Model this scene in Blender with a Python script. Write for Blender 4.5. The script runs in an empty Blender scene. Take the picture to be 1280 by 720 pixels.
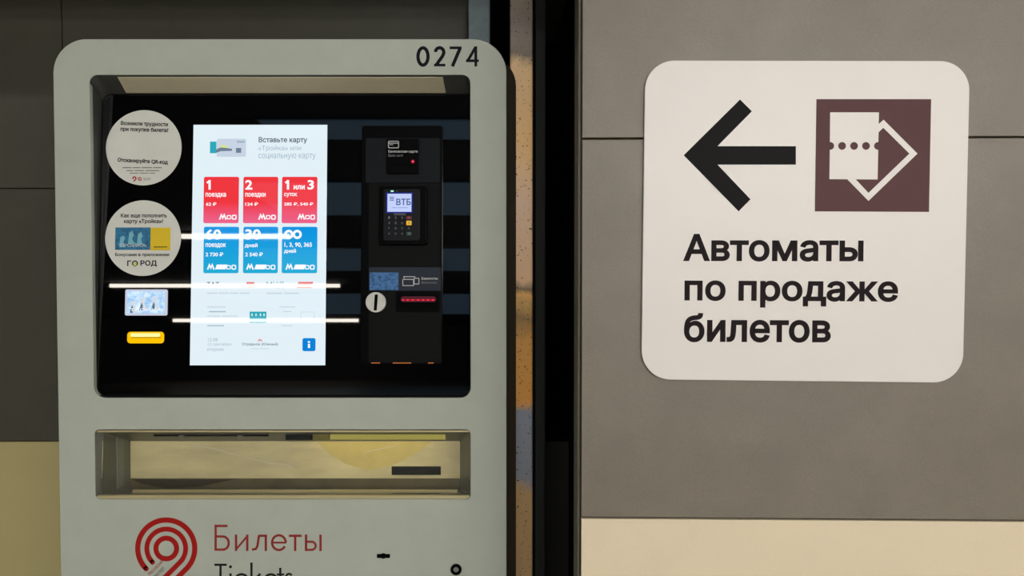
import bpy, bmesh, math, random
from mathutils import Vector
from mathutils.geometry import delaunay_2d_cdt
random.seed(4)
sc = bpy.context.scene
COL = sc.collection
# ------------------------------------------------------------------ camera
F = 924.0                       # focal length in pixels of a 1280 px wide frame
CAM = Vector((0.0, -1.49, 1.45))
PITCH = math.radians(1.4)
RGT = Vector((1, 0, 0)); FWD = Vector((0, math.cos(PITCH), -math.sin(PITCH))); UPV = Vector((0, math.sin(PITCH), math.cos(PITCH)))
cd = bpy.data.cameras.new('camera'); cam = bpy.data.objects.new('camera', cd); COL.objects.link(cam)
cam.location = CAM; cam.rotation_euler = (math.pi/2 - PITCH, 0, 0)
cd.sensor_width = 36; cd.lens = F/1280*36; cd.clip_start = .02; cd.clip_end = 200
sc.camera = cam
# ------------------------------------------------------------------ world, exposure
w = bpy.data.worlds.new('world'); sc.world = w; w.use_nodes = True
w.node_tree.nodes['Background'].inputs[0].default_value = (.9, .95, 1, 1)
w.node_tree.nodes['Background'].inputs[1].default_value = .02
vs = sc.view_settings
vs.view_transform = 'Standard'; vs.look = 'None'; vs.exposure = 0; vs.gamma = 1; vs.use_curve_mapping = False
LAMP_SIDE = 51.0     # radiance of the lamps on the sign's side of the hall
LAMP_NEAR = 12.0      # radiance of the lamps over the front of the hall
LAMP_FAR = 24.0       # radiance of the lamps further down the hall
PANEL_GLOW = 0.75     # faint cool backlit ceiling panels

# ------------------------------------------------------------------ helpers
def lin(c):
    r = []
    for v in c:
        v /= 255
        r.append(v/12.92 if v <= .04045 else ((v+.055)/1.055)**2.4)
    return tuple(r) + (1,)
def mat(name, col, rough=.5, metal=0, spec=.5, emit=None, es=1, noise=0, nscale=60, bump=0, bscale=200, stretch=None, coat=0):
    m = bpy.data.materials.new(name); m.use_nodes = True
    nt = m.node_tree; b = nt.nodes['Principled BSDF']
    c = lin(col)
    b.inputs['Base Color'].default_value = c
    b.inputs['Roughness'].default_value = rough
    b.inputs['Metallic'].default_value = metal
    b.inputs['Specular IOR Level'].default_value = spec
    b.inputs['Coat Weight'].default_value = coat
    if emit:
        b.inputs['Emission Color'].default_value = lin(emit); b.inputs['Emission Strength'].default_value = es
    if noise or bump:
        tc = nt.nodes.new('ShaderNodeTexCoord'); mp = nt.nodes.new('ShaderNodeMapping')
        nt.links.new(tc.outputs['Object'], mp.inputs[0])
        if stretch: mp.inputs['Scale'].default_value = stretch
    if noise:
        n = nt.nodes.new('ShaderNodeTexNoise'); n.inputs['Scale'].default_value = nscale; n.inputs['Detail'].default_value = 6
        n.inputs['Roughness'].default_value = .65
        nt.links.new(mp.outputs[0], n.inputs[0])
        r = nt.nodes.new('ShaderNodeValToRGB')
        r.color_ramp.elements[0].position = .3; r.color_ramp.elements[1].position = .7
        r.color_ramp.elements[0].color = tuple(x*(1-noise) for x in c[:3])+(1,)
        r.color_ramp.elements[1].color = tuple(min(1, x*(1+noise)) for x in c[:3])+(1,)
        nt.links.new(n.outputs[0], r.inputs[0]); nt.links.new(r.outputs[0], b.inputs['Base Color'])
    if bump:
        n2 = nt.nodes.new('ShaderNodeTexNoise'); n2.inputs['Scale'].default_value = bscale; n2.inputs['Detail'].default_value = 4
        nt.links.new(mp.outputs[0], n2.inputs[0])
        bp = nt.nodes.new('ShaderNodeBump'); bp.inputs['Strength'].default_value = bump; bp.inputs['Distance'].default_value = .002
        nt.links.new(n2.outputs[0], bp.inputs['Height']); nt.links.new(bp.outputs[0], b.inputs['Normal'])
    return m
def glow(name, col, es=1):          # lit screen pixel behind glass
    return mat(name, (4, 4, 4), .02, 0, .5, emit=col, es=es)
def tag(o, label=None, cat=None, group=None, kind=None):
    if label: o['label'] = label
    if cat: o['category'] = cat
    if group: o['group'] = group
    if kind: o['kind'] = kind
    return o
def empty(name, loc):
    o = bpy.data.objects.new(name, None); COL.objects.link(o); o.location = loc; o.empty_display_size = .1
    return o
def rootloc(p):
    v = Vector((0, 0, 0))
    while p is not None:
        v += p.location; p = p.parent
    return v
def mk(name, verts, faces, m, parent=None, smooth=False, origin=None):
    """verts in world space; child meshes are stored relative to their parent"""
    off = rootloc(parent)
    me = bpy.data.meshes.new(name)
    loc = Vector((0, 0, 0))
    if parent is None and origin is not None: loc = Vector(origin); off = loc
    me.from_pydata([tuple(Vector(v)-off) for v in verts], [], faces)
    me.materials.append(m); me.validate(); me.update()
    bm = bmesh.new(); bm.from_mesh(me); bmesh.ops.recalc_face_normals(bm, faces=bm.faces); bm.to_mesh(me); bm.free()
    if smooth:
        for p in me.polygons: p.use_smooth = True
    o = bpy.data.objects.new(name, me); COL.objects.link(o); o.location = loc
    if parent is not None: o.parent = parent
    return o
def word_lines(pl, box, h, m, parent, words=3):
    x0, y0, x1, y1 = box
    ws = [random.uniform(.6, 1.4) for _ in range(words)]; gap = .09*(x1-x0)/words*1.2
    k = (x1-x0-gap*(words-1))/sum(ws); x = x0; q = (y1-y0)*.3
    for w_ in ws:
        pbox('print_line', pl, x, y0+q, x+w_*k, y1-q, h, h+.0002, m, parent); x += w_*k+gap
class Plane:
    def __init__(s, o, u, v):
        s.o = Vector(o); s.u = Vector(u).normalized(); s.v = Vector(v).normalized(); s.n = s.u.cross(s.v).normalized()
    def px(s, x, y, h=0):
        d = FWD + RGT*((x-640)/F) + UPV*((360-y)/F)
        o = s.o + s.n*h
        t = (o-CAM).dot(s.n)/d.dot(s.n)
        p = CAM + d*t - o
        return (p.dot(s.u), p.dot(s.v))
    def pt(s, u, v, h=0): return s.o + s.u*u + s.v*v + s.n*h
def rrect(x0, y0, x1, y1, r, n=8):
    """rounded rectangle, counter clockwise; r is one radius or four (bl, br, tr, tl)"""
    if not isinstance(r, (tuple, list)): r = (r,)*4
    out = []
    for (cx, cy, a, q) in ((x0+r[0], y0+r[0], 180, r[0]), (x1-r[1], y0+r[1], 270, r[1]), (x1-r[2], y1-r[2], 0, r[2]), (x0+r[3], y1-r[3], 90, r[3])):
        for k in range(n+1):
            t = math.radians(a+90*k/n); out.append((cx+q*math.cos(t), cy+q*math.sin(t)))
    return out
def disc(cx, cy, r, n=48): return [(cx+r*math.cos(2*math.pi*k/n), cy+r*math.sin(2*math.pi*k/n)) for k in range(n)]
def inset(poly, d):
    n = len(poly); out = []
    for i in range(n):
        a, b, c = Vector(poly[i-1]), Vector(poly[i]), Vector(poly[(i+1) % n])
        e1 = (b-a); e2 = (c-b)
        if e1.length < 1e-9: e1 = e2
        if e2.length < 1e-9: e2 = e1
        e1 = e1.normalized(); e2 = e2.normalized()
        n1 = Vector((-e1.y, e1.x)); n2 = Vector((-e2.y, e2.x)); m = (n1+n2)
        m = m.normalized() if m.length > 1e-6 else n1
        out.append(tuple(b + m*(d/max(.5, m.dot(n1)))))
    return out
def prism(name, pl, poly, h0, h1, m, parent=None, bev=0, origin=None):
    """extruded outline; bev rounds the front edge"""
    n = len(poly); V = [pl.pt(x, y, h0) for x, y in poly]; Fc = [tuple(range(n))[::-1]]
    rings = [(poly, h1-bev)]
    if bev:
        for k in (1, 2, 3):
            t = math.radians(30*k); rings.append((inset(poly, bev*(1-math.cos(t))), h1-bev+bev*math.sin(t)))
    base = 0
    for pg, h in rings:
        V += [pl.pt(x, y, h) for x, y in pg]; nb = len(V)-n
        for i in range(n):
            j = (i+1) % n; Fc.append((base+i, base+j, nb+j, nb+i))
        base = nb
    Fc.append(tuple(range(base, base+n)))
    return mk(name, V, Fc, m, parent, origin=origin)
def pxrect(pl, x0, y0, x1, y1, h=0):
    """uv box of a rectangle seen at those pixels"""
    a = pl.px(x0, (y0+y1)/2, h)[0]; b = pl.px(x1, (y0+y1)/2, h)[0]
    c = pl.px((x0+x1)/2, y1, h)[1]; d = pl.px((x0+x1)/2, y0, h)[1]
    return a, c, b, d
def pbox(name, pl, x0, y0, x1, y1, h0, h1, m, parent, r=0, bev=0, n=5):
    q = pxrect(pl, x0, y0, x1, y1, h1)
    px = abs(q[2]-q[0])/abs(x1-x0)
    poly = rrect(*q, (r*px if not isinstance(r, tuple) else tuple(k*px for k in r)), n) if r else [(q[0], q[1]), (q[2], q[1]), (q[2], q[3]), (q[0], q[3])]
    return prism(name, pl, poly, h0, h1, m, parent, bev)
def ppoly(name, pl, pts, h0, h1, m, parent):
    return prism(name, pl, [pl.px(x, y, h1) for x, y in pts], h0, h1, m, parent)
def frame(name, pl, outer, inner, h0, h1, m, parent=None, bev=0):
    """plate with a hole or several: curve with filled outline"""
    cu = bpy.data.curves.new('c', 'CURVE'); cu.dimensions = '2D'; cu.fill_mode = 'BOTH'
    cu.extrude = (h1-h0)/2-bev; cu.bevel_depth = bev; cu.bevel_resolution = 2; cu.offset = -bev
    for lp in [outer]+inner:
        s = cu.splines.new('POLY'); s.points.add(len(lp)-1); s.use_cyclic_u = True
        for p, q in zip(s.points, lp): p.co = (q[0], q[1], 0, 1)
    o = bpy.data.objects.new('c', cu); COL.objects.link(o)
    me = bpy.data.meshes.new_from_object(o.evaluated_get(bpy.context.evaluated_depsgraph_get()))
    bpy.data.objects.remove(o); bpy.data.curves.remove(cu)
    V = [pl.pt(v.co.x, v.co.y, (h0+h1)/2+v.co.z) for v in me.vertices]; Fc = [tuple(p.vertices) for p in me.polygons]
    bpy.data.meshes.remove(me)
    return mk(name, V, Fc, m, parent)
def text(name, s, pl, box, h, m, parent, bold=0.0, ang=0, th=.0003, res=3):
    """lettering fitted to the pixel box it covers; bold thickens the outlines"""
    cu = bpy.data.curves.new('t', 'FONT'); cu.body = s; cu.resolution_u = res; cu.fill_mode = 'NONE'
    o = bpy.data.objects.new('t', cu); COL.objects.link(o)
    me = bpy.data.meshes.new_from_object(o.evaluated_get(bpy.context.evaluated_depsgraph_get()))
    bpy.data.objects.remove(o); bpy.data.curves.remove(cu)
    nxt = {}
    for e in me.edges:
        for q in (0, 1): nxt.setdefault(e.vertices[q], []).append(e.vertices[1-q])
    seen = set(); loops = []
    for v in me.vertices:                                  # outlines keep their drawing order
        st = v.index
        if st in seen or st not in nxt: continue
        loop = [st]; seen.add(st); cur = st
        while True:
            c = [k for k in nxt[cur] if k not in seen]
            if not c: break
            cur = min(c) if len(loop) == 1 else c[0]; seen.add(cur); loop.append(cur)
        pts = [me.vertices[k].co.xy.copy() for k in loop]
        pts = [p for i, p in enumerate(pts) if (p-pts[i-1]).length > 1e-5]
        if len(pts) > 2: loops.append(pts)
    bpy.data.meshes.remove(me)
    P, Fc = [], []
    def winding(p, ls):
        w_ = 0
        for l in ls:
            for i in range(len(l)):
                q, r = l[i-1], l[i]
                if (q.y <= p.y) != (r.y <= p.y):
                    t = (p.y-q.y)/(r.y-q.y)
                    if q.x+t*(r.x-q.x) > p.x: w_ += 1 if r.y > q.y else -1
        return w_
    # group contours that overlap in x so that each glyph is filled on its own
    bb = sorted(((min(p.x for p in l), max(p.x for p in l), l) for l in loops), key=lambda t: t[0])
    groups = []
    for x0, x1, l in bb:
        if groups and x0 < groups[-1][0]: groups[-1][1].append(l); groups[-1][0] = max(groups[-1][0], x1)
        else: groups.append([x1, [l]])
    for _, ls in groups:
        vs_ = [p for l in ls for p in l]; es = []; k0 = 0
        for l in ls:
            es += [(k0+i, k0+(i+1) % len(l)) for i in range(len(l))]; k0 += len(l)
        rv, _e, rf, _a, _b, _c = delaunay_2d_cdt(vs_, es, [], 0, 1e-6)
        b0_ = len(P); P += [(p.x, p.y, 0) for p in rv]
        for f in rf:
            c = sum((rv[k] for k in f), Vector((0, 0)))/len(f)
            if winding(c, ls): Fc.append(tuple(b0_+k for k in f))
        if bold:
            for l in ls:
                rb = ribbon([tuple(p) for p in l], 2*bold, True); b = len(P); n = len(rb)
                for l_, r_ in rb: P += [(*l_, .15), (*r_, .15)]
                for i in range(n):
                    j = (i+1) % n; Fc.append((b+2*i, b+2*j, b+2*j+1, b+2*i+1))
    us = {k for f in Fc for k in f}; xs = [P[k][0] for k in us]; ys = [P[k][1] for k in us]
    a0, a1, b0, b1 = min(xs), max(xs), min(ys), max(ys)
    u0, v0, u1, v1 = pxrect(pl, *box, h+th)
    V = []
    ca, sa = math.cos(ang), math.sin(ang); cx, cy = (u0+u1)/2, (v0+v1)/2
    for p in P:
        x = u0+(p[0]-a0)/(a1-a0)*(u1-u0)-cx; y = v0+(p[1]-b0)/(b1-b0)*(v1-v0)-cy
        V.append(pl.pt(cx+x*ca-y*sa, cy+x*sa+y*ca, h+th*(1+p[2])))
    return mk(name, V, Fc, m, parent)
def ribbon(pts, w, closed=False):
    """outline strip of a pen stroke: list of (left, right) pairs"""
    n = len(pts); out = []
    for i in range(n):
        b = Vector(pts[i])
        a = Vector(pts[i-1]) if (i > 0 or closed) else None
        c = Vector(pts[(i+1) % n]) if (i < n-1 or closed) else None
        d1 = (b-a).normalized() if a is not None else (c-b).normalized()
        d2 = (c-b).normalized() if c is not None else d1
        n1 = Vector((-d1.y, d1.x)); n2 = Vector((-d2.y, d2.x)); m = n1+n2
        m = m.normalized() if m.length > 1e-4 else n1
        k = w/2/max(.45, m.dot(n1))
        out.append((tuple(b+m*k), tuple(b-m*k)))
    return out
def strokes(name, pl, ss, tr, h, m, parent, caps=False):
    """pen strokes: ss = [(points, width, closed)], tr turns drawing units into pixels"""
    V = []; Fc = []; dh = 0
    for pts, wd, cl in ss:
        rb = ribbon(pts, wd, cl); b = len(V)
        for l, r in rb:
            for q in (l, r):
                V.append(pl.pt(*pl.px(*tr(*q), h), h+dh))
        n = len(rb)
        for i in range(n if cl else n-1):
            j = (i+1) % n; Fc.append((b+2*i, b+2*j, b+2*j+1, b+2*i+1))
        if caps and not cl:
            for e in (pts[0],):
                b = len(V)
                V += [pl.pt(*pl.px(*tr(*q), h), h+dh) for q in disc(e[0], e[1], wd/2, 20)]; Fc.append(tuple(range(b, b+20)))
        dh += .00004
    return mk(name, V, Fc, m, parent)
def arc(cx, cy, rx, a0, a1, n=20, ry=None):
    ry = ry or rx
    return [(cx+rx*math.cos(math.radians(a0+(a1-a0)*k/n)), cy+ry*math.sin(math.radians(a0+(a1-a0)*k/n))) for k in range(n+1)]
def bar(x0, y0, x1, y1, w): return ([(x0, y0), (x1, y1)], w, False)
def box(name, x0, x1, y0, y1, z0, z1, m, parent=None, bev=0, origin=None):
    pl = Plane((0, y1, 0), (1, 0, 0), (0, 0, 1))
    return prism(name, pl, [(x0, z0), (x1, z0), (x1, z1), (x0, z1)], 0, y1-y0, m, parent, bev, origin)

# ------------------------------------------------------------------ materials
M = {}
def tile_mat(name, col, noise, rough=.45):
    m = mat(name, col, rough, noise=noise, nscale=9, bump=.06, bscale=350)
    nt = m.node_tree; b = nt.nodes['Principled BSDF']
    src = b.inputs['Base Color'].links[0].from_socket
    tc = next(n for n in nt.nodes if n.type == 'TEX_COORD')
    n = nt.nodes.new('ShaderNodeTexNoise'); n.inputs['Scale'].default_value = 520; n.inputs['Detail'].default_value = 3
    nt.links.new(tc.outputs['Object'], n.inputs[0])
    mr = nt.nodes.new('ShaderNodeMapRange'); mr.inputs[1].default_value = .3; mr.inputs[2].default_value = .7
    mr.inputs[3].default_value = 1-noise*.9; mr.inputs[4].default_value = 1+noise*.9
    nt.links.new(n.outputs[0], mr.inputs[0])
    mx = nt.nodes.new('ShaderNodeVectorMath'); mx.operation = 'SCALE'
    nt.links.new(src, mx.inputs[0]); nt.links.new(mr.outputs[0], mx.inputs['Scale']); nt.links.new(mx.outputs[0], b.inputs['Base Color'])
    return m
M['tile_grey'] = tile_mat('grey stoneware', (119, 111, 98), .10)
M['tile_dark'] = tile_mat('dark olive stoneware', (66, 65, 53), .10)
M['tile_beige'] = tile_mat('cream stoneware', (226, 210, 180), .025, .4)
M['tile_beige_shade'] = tile_mat('cream stoneware in painted shade', (174, 162, 112), .03, .45)  # cream tile of the right wall, darkened to hold the niche shade
M['grout'] = mat('dark grout', (58, 50, 38), .9)
M['shade_and_rubber_black'] = mat('painted shade and rubber black', (14, 14, 13), .8, spec=0.15)  # deep shade of the gap painted near black; also the rubber joint
M['face'] = mat('grey satin enamel', (176, 182, 169), .42, .0, .4, noise=.035, nscale=14, bump=.02, bscale=500)
M['body'] = mat('dark brown enamel', (44, 36, 24), .45, spec=0.05)
M['recess'] = mat('charcoal enamel', (62, 63, 60), .4)
M['hood'] = mat('painted lit beige', (188, 179, 152), .5, noise=.05, nscale=20)  # paler tone for the lit part of the hood
M['glass'] = mat('black glass', (2, 2, 3), .015, 0, .5)
M['blackp'] = mat('black plastic', (5, 5, 6), .35, spec=0.04)
M['blackm'] = mat('matt black', (5, 5, 5), .7, spec=0.04)
M['grey_plate'] = mat('graphite plate', (22, 26, 29), .45, 0, noise=.08, nscale=60, spec=0.08)
M['grey_plate2'] = mat('dark graphite plate', (17, 18, 18), .5, 0, noise=.08, nscale=60, spec=0.06)
M['label_plate'] = mat('slate label plate', (40, 46, 58), .4, 0, spec=0.15)
M['foil'] = mat('blue holographic foil', (70, 112, 160), .3, .6, noise=.6, nscale=160)
M['sticker'] = mat('white vinyl', (214, 214, 206), .5, noise=.03, nscale=20)
M['ink'] = mat('black ink', (26, 26, 28), .5, spec=0.15)
M['ink_soft'] = mat('grey ink', (105, 105, 100), .5)
M['ink_navy'] = mat('navy black ink', (16, 17, 26), .45, spec=0.08)
M['ink_red'] = mat('dark red ink', (160, 26, 22), .5, spec=0.15)
M['ink_white'] = mat('white ink', (190, 192, 192), .5)
M['ink_grey'] = mat('silver ink', (110, 112, 115), .5)
M['pink'] = mat('pink ink', (190, 90, 95), .5)
M['yellow'] = mat('yellow vinyl', (222, 190, 20), .5)
M['blue_img'] = mat('blue picture print', (35, 110, 150), .5, noise=.55, nscale=140)
M['pale_img'] = mat('pale picture print', (120, 185, 200), .5)
M['lime'] = mat('lime ink', (200, 205, 20), .5)
M['sign'] = mat('white sign enamel', (229, 223, 218), .4, noise=.012, nscale=5)
M['sign_black'] = mat('sign black film', (24, 22, 23), .45, spec=0.05)
M['sign_text'] = mat('sign text film', (36, 28, 30), .45, spec=0.05)
M['sign_brown'] = mat('sign brown film', (95, 66, 67), .5, spec=0.1)
M['steel'] = mat('brushed steel', (150, 150, 145), .3, .9)
M['brass'] = mat('brushed champagne steel', (236, 222, 178), .36, .15, noise=.22, nscale=9, bump=.1, bscale=90, stretch=(.5, 1, 2.2))
M['tray_wall'] = mat('grey tray steel', (112, 114, 106), .4, .2, noise=.1, nscale=20)
M['tray_floor'] = mat('tray floor steel', (120, 110, 84), .35, .5, noise=.25, nscale=12)
M['profile'] = mat('anodised dark profile', (46, 47, 45), .5, .3, spec=0.15)
M['slate'] = mat('slate blue painted steel', (128, 144, 150), .5, noise=.12, nscale=40)
M['metal_white'] = mat('pale coin slot metal', (205, 205, 198), .45, .1, noise=.05, nscale=200)
# on-screen colours
S_W = glow('screen white', (226, 240, 247)); S_RED = glow('screen red', (238, 52, 66)); S_PINK = glow('screen pink', (240, 92, 128))
S_BLU = glow('screen blue', (8, 158, 222)); S_BLU2 = glow('screen deep blue', (0, 130, 214)); S_NAVY = glow('screen navy', (74, 104, 128))
S_GREY = glow('screen grey', (158, 182, 198)); S_LG = glow('screen light grey', (200, 216, 226)); S_TXT = glow('screen dark text', (70, 84, 96))
S_TEAL = glow('screen teal', (44, 168, 186)); S_RED2 = glow('screen red icon', (226, 110, 120)); S_TILEW = glow('screen tile white', (252, 252, 255))
S_CARD = glow('screen card grey', (200, 212, 228)); S_CARD2 = glow('screen card dark', (110, 128, 150)); S_LIME = glow('screen lime', (212, 226, 150))

# ------------------------------------------------------------------ reference planes
FRONT = Plane((0, 0, 0), (1, 0, 0), (0, 0, 1))                    # machine fascia
WALL_Y = .265
BACK = Plane((0, WALL_Y, 0), (1, 0, 0), (0, 0, 1))
YAW = math.radians(1.25)
WR0 = Vector((.109, -.32, 0))
RIGHT = Plane(WR0, (math.cos(YAW), -math.sin(YAW), 0), (0, 0, 1))     # right wall, turned a little

# ------------------------------------------------------------------ the hall
hall = mat('hall plaster', (96, 98, 96), .8, noise=.05, nscale=3)
hceil = mat('hall ceiling', (74, 76, 76), .85, noise=.05, nscale=3)
hfloor = mat('hall granite floor', (188, 181, 166), .4, noise=.15, nscale=8)
tag(box('floor', -20, 8, -42, 1.0, -.1, 0, hfloor), 'grey granite floor of the hall', 'floor', kind='structure')
tag(box('ceiling', -20, 8, -42, 1.0, 3.25, 3.35, hceil), 'dark ceiling of the hall', 'ceiling', kind='structure')
tag(box('wall_far', -20, 8, -42.1, -42, 0, 3.25, hall), 'plain grey wall at the far end of the hall', 'wall', kind='structure')
tag(box('wall_side_left', -20.1, -20, -42, 1.0, 0, 3.25, hall), 'plain grey side wall left of the ticket machine', 'wall', kind='structure')
tag(box('wall_side_right', 8, 8.1, -42, 1.0, 0, 3.25, hall), 'plain grey side wall beyond the white sign', 'wall', kind='structure')
tag(box('wall_lintel', -20, .109, -.32, 1.0, 2.13, 3.25, hall), 'grey lintel over the niche of the ticket machine', 'wall', kind='structure')

def zpx(pl, y, x=640, h=0): return pl.px(x, y, h)[1]
tag(box('wall_over_right', .109, 8, -.19, 1.0, 2.13, 3.25, hall), 'plain wall above the black gap', 'wall', kind='structure')
# back wall of the niche: backing and tiles
TILE_T = .010
bw = tag(box('wall_back', -20, -.062, WALL_Y+TILE_T-.003, 1.0, 0, 2.13, M['grout']), 'dark tiled niche wall behind the ticket machine with cream lower course', 'wall', kind='structure')
zs = zpx(BACK, 235.7); zb = zpx(BACK, 551.6); xs0 = BACK.px(77, 20)[0]
G = .0016
def tiles(pl, parent, cols, rows, end=None):
    for (za, zc, m) in rows:
        for (xa, xc) in cols:
            prism('tile', pl, [(xa+G, za+G), (xc-G, za+G), (xc-G, zc-G), (xa+G, zc-G)], -TILE_T, 0, m, parent, .0008)
cols = [(xs0-1.2*k-1.2, xs0-1.2*k) for k in range(4)][::-1]
tiles(BACK, bw, cols+[(xs0, -.062)], [(zb-.6, zb, M['tile_beige_shade']), (zb, zs, M['tile_dark']), (zs, 2.129, M['tile_dark'])])
# back of the gap right of it, its deep shade painted black
tag(box('wall_gap_back', -.062, 8, .74, 1.0, 0, 2.13, M['shade_and_rubber_black']), 'painted black shade at the back of the gap between ticket machine and tiled wall', 'wall', kind='structure')
# right wall: backing and tiles
rw = prism('wall_right', RIGHT, [(0, 0), (8, 0), (8, 3.25), (0, 3.25)], -.115, -TILE_T+.003, M['grout'])
tag(rw, 'grey stoneware wall carrying the white sign, cream lower course', 'wall', kind='structure')
zr1 = (zpx(RIGHT, 174.7, 727)+zpx(RIGHT, 170, 1262))/2; zr2 = (zpx(RIGHT, 648, 727)+zpx(RIGHT, 650.3, 1262))/2
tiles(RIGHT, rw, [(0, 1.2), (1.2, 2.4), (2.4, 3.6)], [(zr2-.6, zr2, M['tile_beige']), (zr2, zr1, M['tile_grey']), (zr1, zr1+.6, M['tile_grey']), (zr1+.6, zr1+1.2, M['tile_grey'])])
# return edge of the right wall
e0 = RIGHT.pt(0, 0, -TILE_T); e1 = RIGHT.pt(0, 0, -.112)
retm = mat('return strip', (96, 90, 76), .5)
tag(mk('trim_1', [e0+Vector((-.0035, 0, 0)), e0+Vector((.004, 0, 0)), e1+Vector((.004, 0, 0)), e1+Vector((-.0035, 0, 0))]+[v+Vector((0, 0, 3.24)) for v in (e0+Vector((-.0035, 0, 0)), e0+Vector((.004, 0, 0)), e1+Vector((.004, 0, 0)), e1+Vector((-.0035, 0, 0)))],
    [(0, 1, 2, 3), (4, 5, 6, 7), (0, 1, 5, 4), (1, 2, 6, 5), (2, 3, 7, 6), (3, 0, 4, 7)], retm), 'narrow grey edge strip at the end of the stoneware wall', 'trim', kind='structure')
rb = RIGHT.pt(.03, 0, -.11)
tag(box('wall_gap_side', .135, .20, rb.y, .74, 0, 2.13, M['shade_and_rubber_black']), 'painted black shade on the side of the gap behind the stoneware wall', 'wall', kind='structure')
# upright strips between machine and gap
SLY = .215
pil = Plane((0, SLY, 0), (1, 0, 0), (0, 0, 1))
a, b_ = pil.px(585.5, 20)[0], pil.px(612, 20)[0]
tag(box('trim_2', a, b_, SLY, WALL_Y+.01, 0, 2.13, M['slate'], bev=.002), 'slate blue upright strip rising behind the ticket machine', 'trim', kind='structure')
PY = .060
pst = Plane((0, PY, 0), (1, 0, 0), (0, 0, 1))
# steel reflections painted as colour bands along the height, plus dark specks of dirt
pm = mat('steel with painted reflections', (160, 130, 90), .38, .15)
nt = pm.node_tree; bs = nt.nodes['Principled BSDF']
tc = nt.nodes.new('ShaderNodeTexCoord'); sx = nt.nodes.new('ShaderNodeSeparateXYZ'); nt.links.new(tc.outputs['Object'], sx.inputs[0])
nz = nt.nodes.new('ShaderNodeTexNoise'); nz.inputs['Scale'].default_value = 30; nz.inputs['Detail'].default_value = 5; nt.links.new(tc.outputs['Object'], nz.inputs[0])
ma = nt.nodes.new('ShaderNodeMath'); ma.operation = 'MULTIPLY_ADD'; ma.inputs[1].default_value = .05; nt.links.new(nz.outputs[0], ma.inputs[0]); nt.links.new(sx.outputs[2], ma.inputs[2])
mr = nt.nodes.new('ShaderNodeMapRange'); zlo, zhi = zpx(pst, 720)+.025, zpx(pst, 0)+.025
mr.inputs[1].default_value = zlo; mr.inputs[2].default_value = zhi; nt.links.new(ma.outputs[0], mr.inputs[0])
rp = nt.nodes.new('ShaderNodeValToRGB'); nt.links.new(mr.outputs[0], rp.inputs[0])
def stop(y, c):
    e = rp.color_ramp.elements.new(max(0, min(1, 1-y/720))); e.color = lin([min(252, v*1.2) for v in c])
rp.color_ramp.elements[0].color = lin((200, 162, 110)); rp.color_ramp.elements[1].color = lin((150, 134, 116))
for y, c in ((612, (170, 138, 92)), (596, (124, 128, 138)), (512, (128, 134, 146)), (500, (206, 146, 62)), (420, (198, 142, 66)), (395, (132, 104, 58)), (368, (214, 162, 88)), (358, (110, 90, 66)), (345, (206, 168, 128)), (250, (200, 168, 138)), (180, (206, 164, 104)), (80, (196, 162, 118)), (66, (104, 92, 78)), (30, (110, 100, 90))): stop(y, c)
n3 = nt.nodes.new('ShaderNodeTexNoise'); n3.inputs['Scale'].default_value = 210; n3.inputs['Detail'].default_value = 3; nt.links.new(tc.outputs['Object'], n3.inputs[0])
r3 = nt.nodes.new('ShaderNodeValToRGB'); r3.color_ramp.elements[0].position = .30; r3.color_ramp.elements[1].position = .36
r3.color_ramp.elements[0].color = (.12, .1, .07, 1); r3.color_ramp.elements[1].color = (1, 1, 1, 1); nt.links.new(n3.outputs[0], r3.inputs[0])
mx = nt.nodes.new('ShaderNodeVectorMath'); mx.operation = 'MULTIPLY'; nt.links.new(rp.outputs[0], mx.inputs[0]); nt.links.new(r3.outputs[0], mx.inputs[1])
nt.links.new(mx.outputs[0], bs.inputs['Base Color'])
a, b_ = pst.px(637.5, 300)[0], pst.px(666, 300)[0]
tag(box('trim_3', a, b_, PY, PY+.05, 0, 2.13, pm, bev=.0025), 'worn steel upright strip with painted reflections beside the ticket machine', 'trim', kind='structure')
a2, b2 = pst.px(669, 300, -.01)[0], pst.px(682, 300, -.01)[0]
tag(box('trim_4', a2, b2, PY+.01, PY+.06, 0, 2.13, M['profile'], bev=.002), 'thin dark metal upright beside the worn steel strip', 'trim', kind='structure')
tag(box('trim_5', b_-.001, a2+.001, PY+.03, PY+.05, 0, 2.13, M['shade_and_rubber_black']), 'black rubber joint between steel strip and dark upright', 'trim', kind='structure')
lowp = Plane((0, .25, 0), (1, 0, 0), (0, 0, 1))
zl = zpx(lowp, 552)
tag(box('trim_6', .075, .134, .25, .30, 0, zl, mat('cream course in painted shade', (52, 46, 34), .5)), 'cream course in painted shade low in the black gap', 'trim', kind='structure')  # cream lower course inside the gap, its shade painted dark brown

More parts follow.
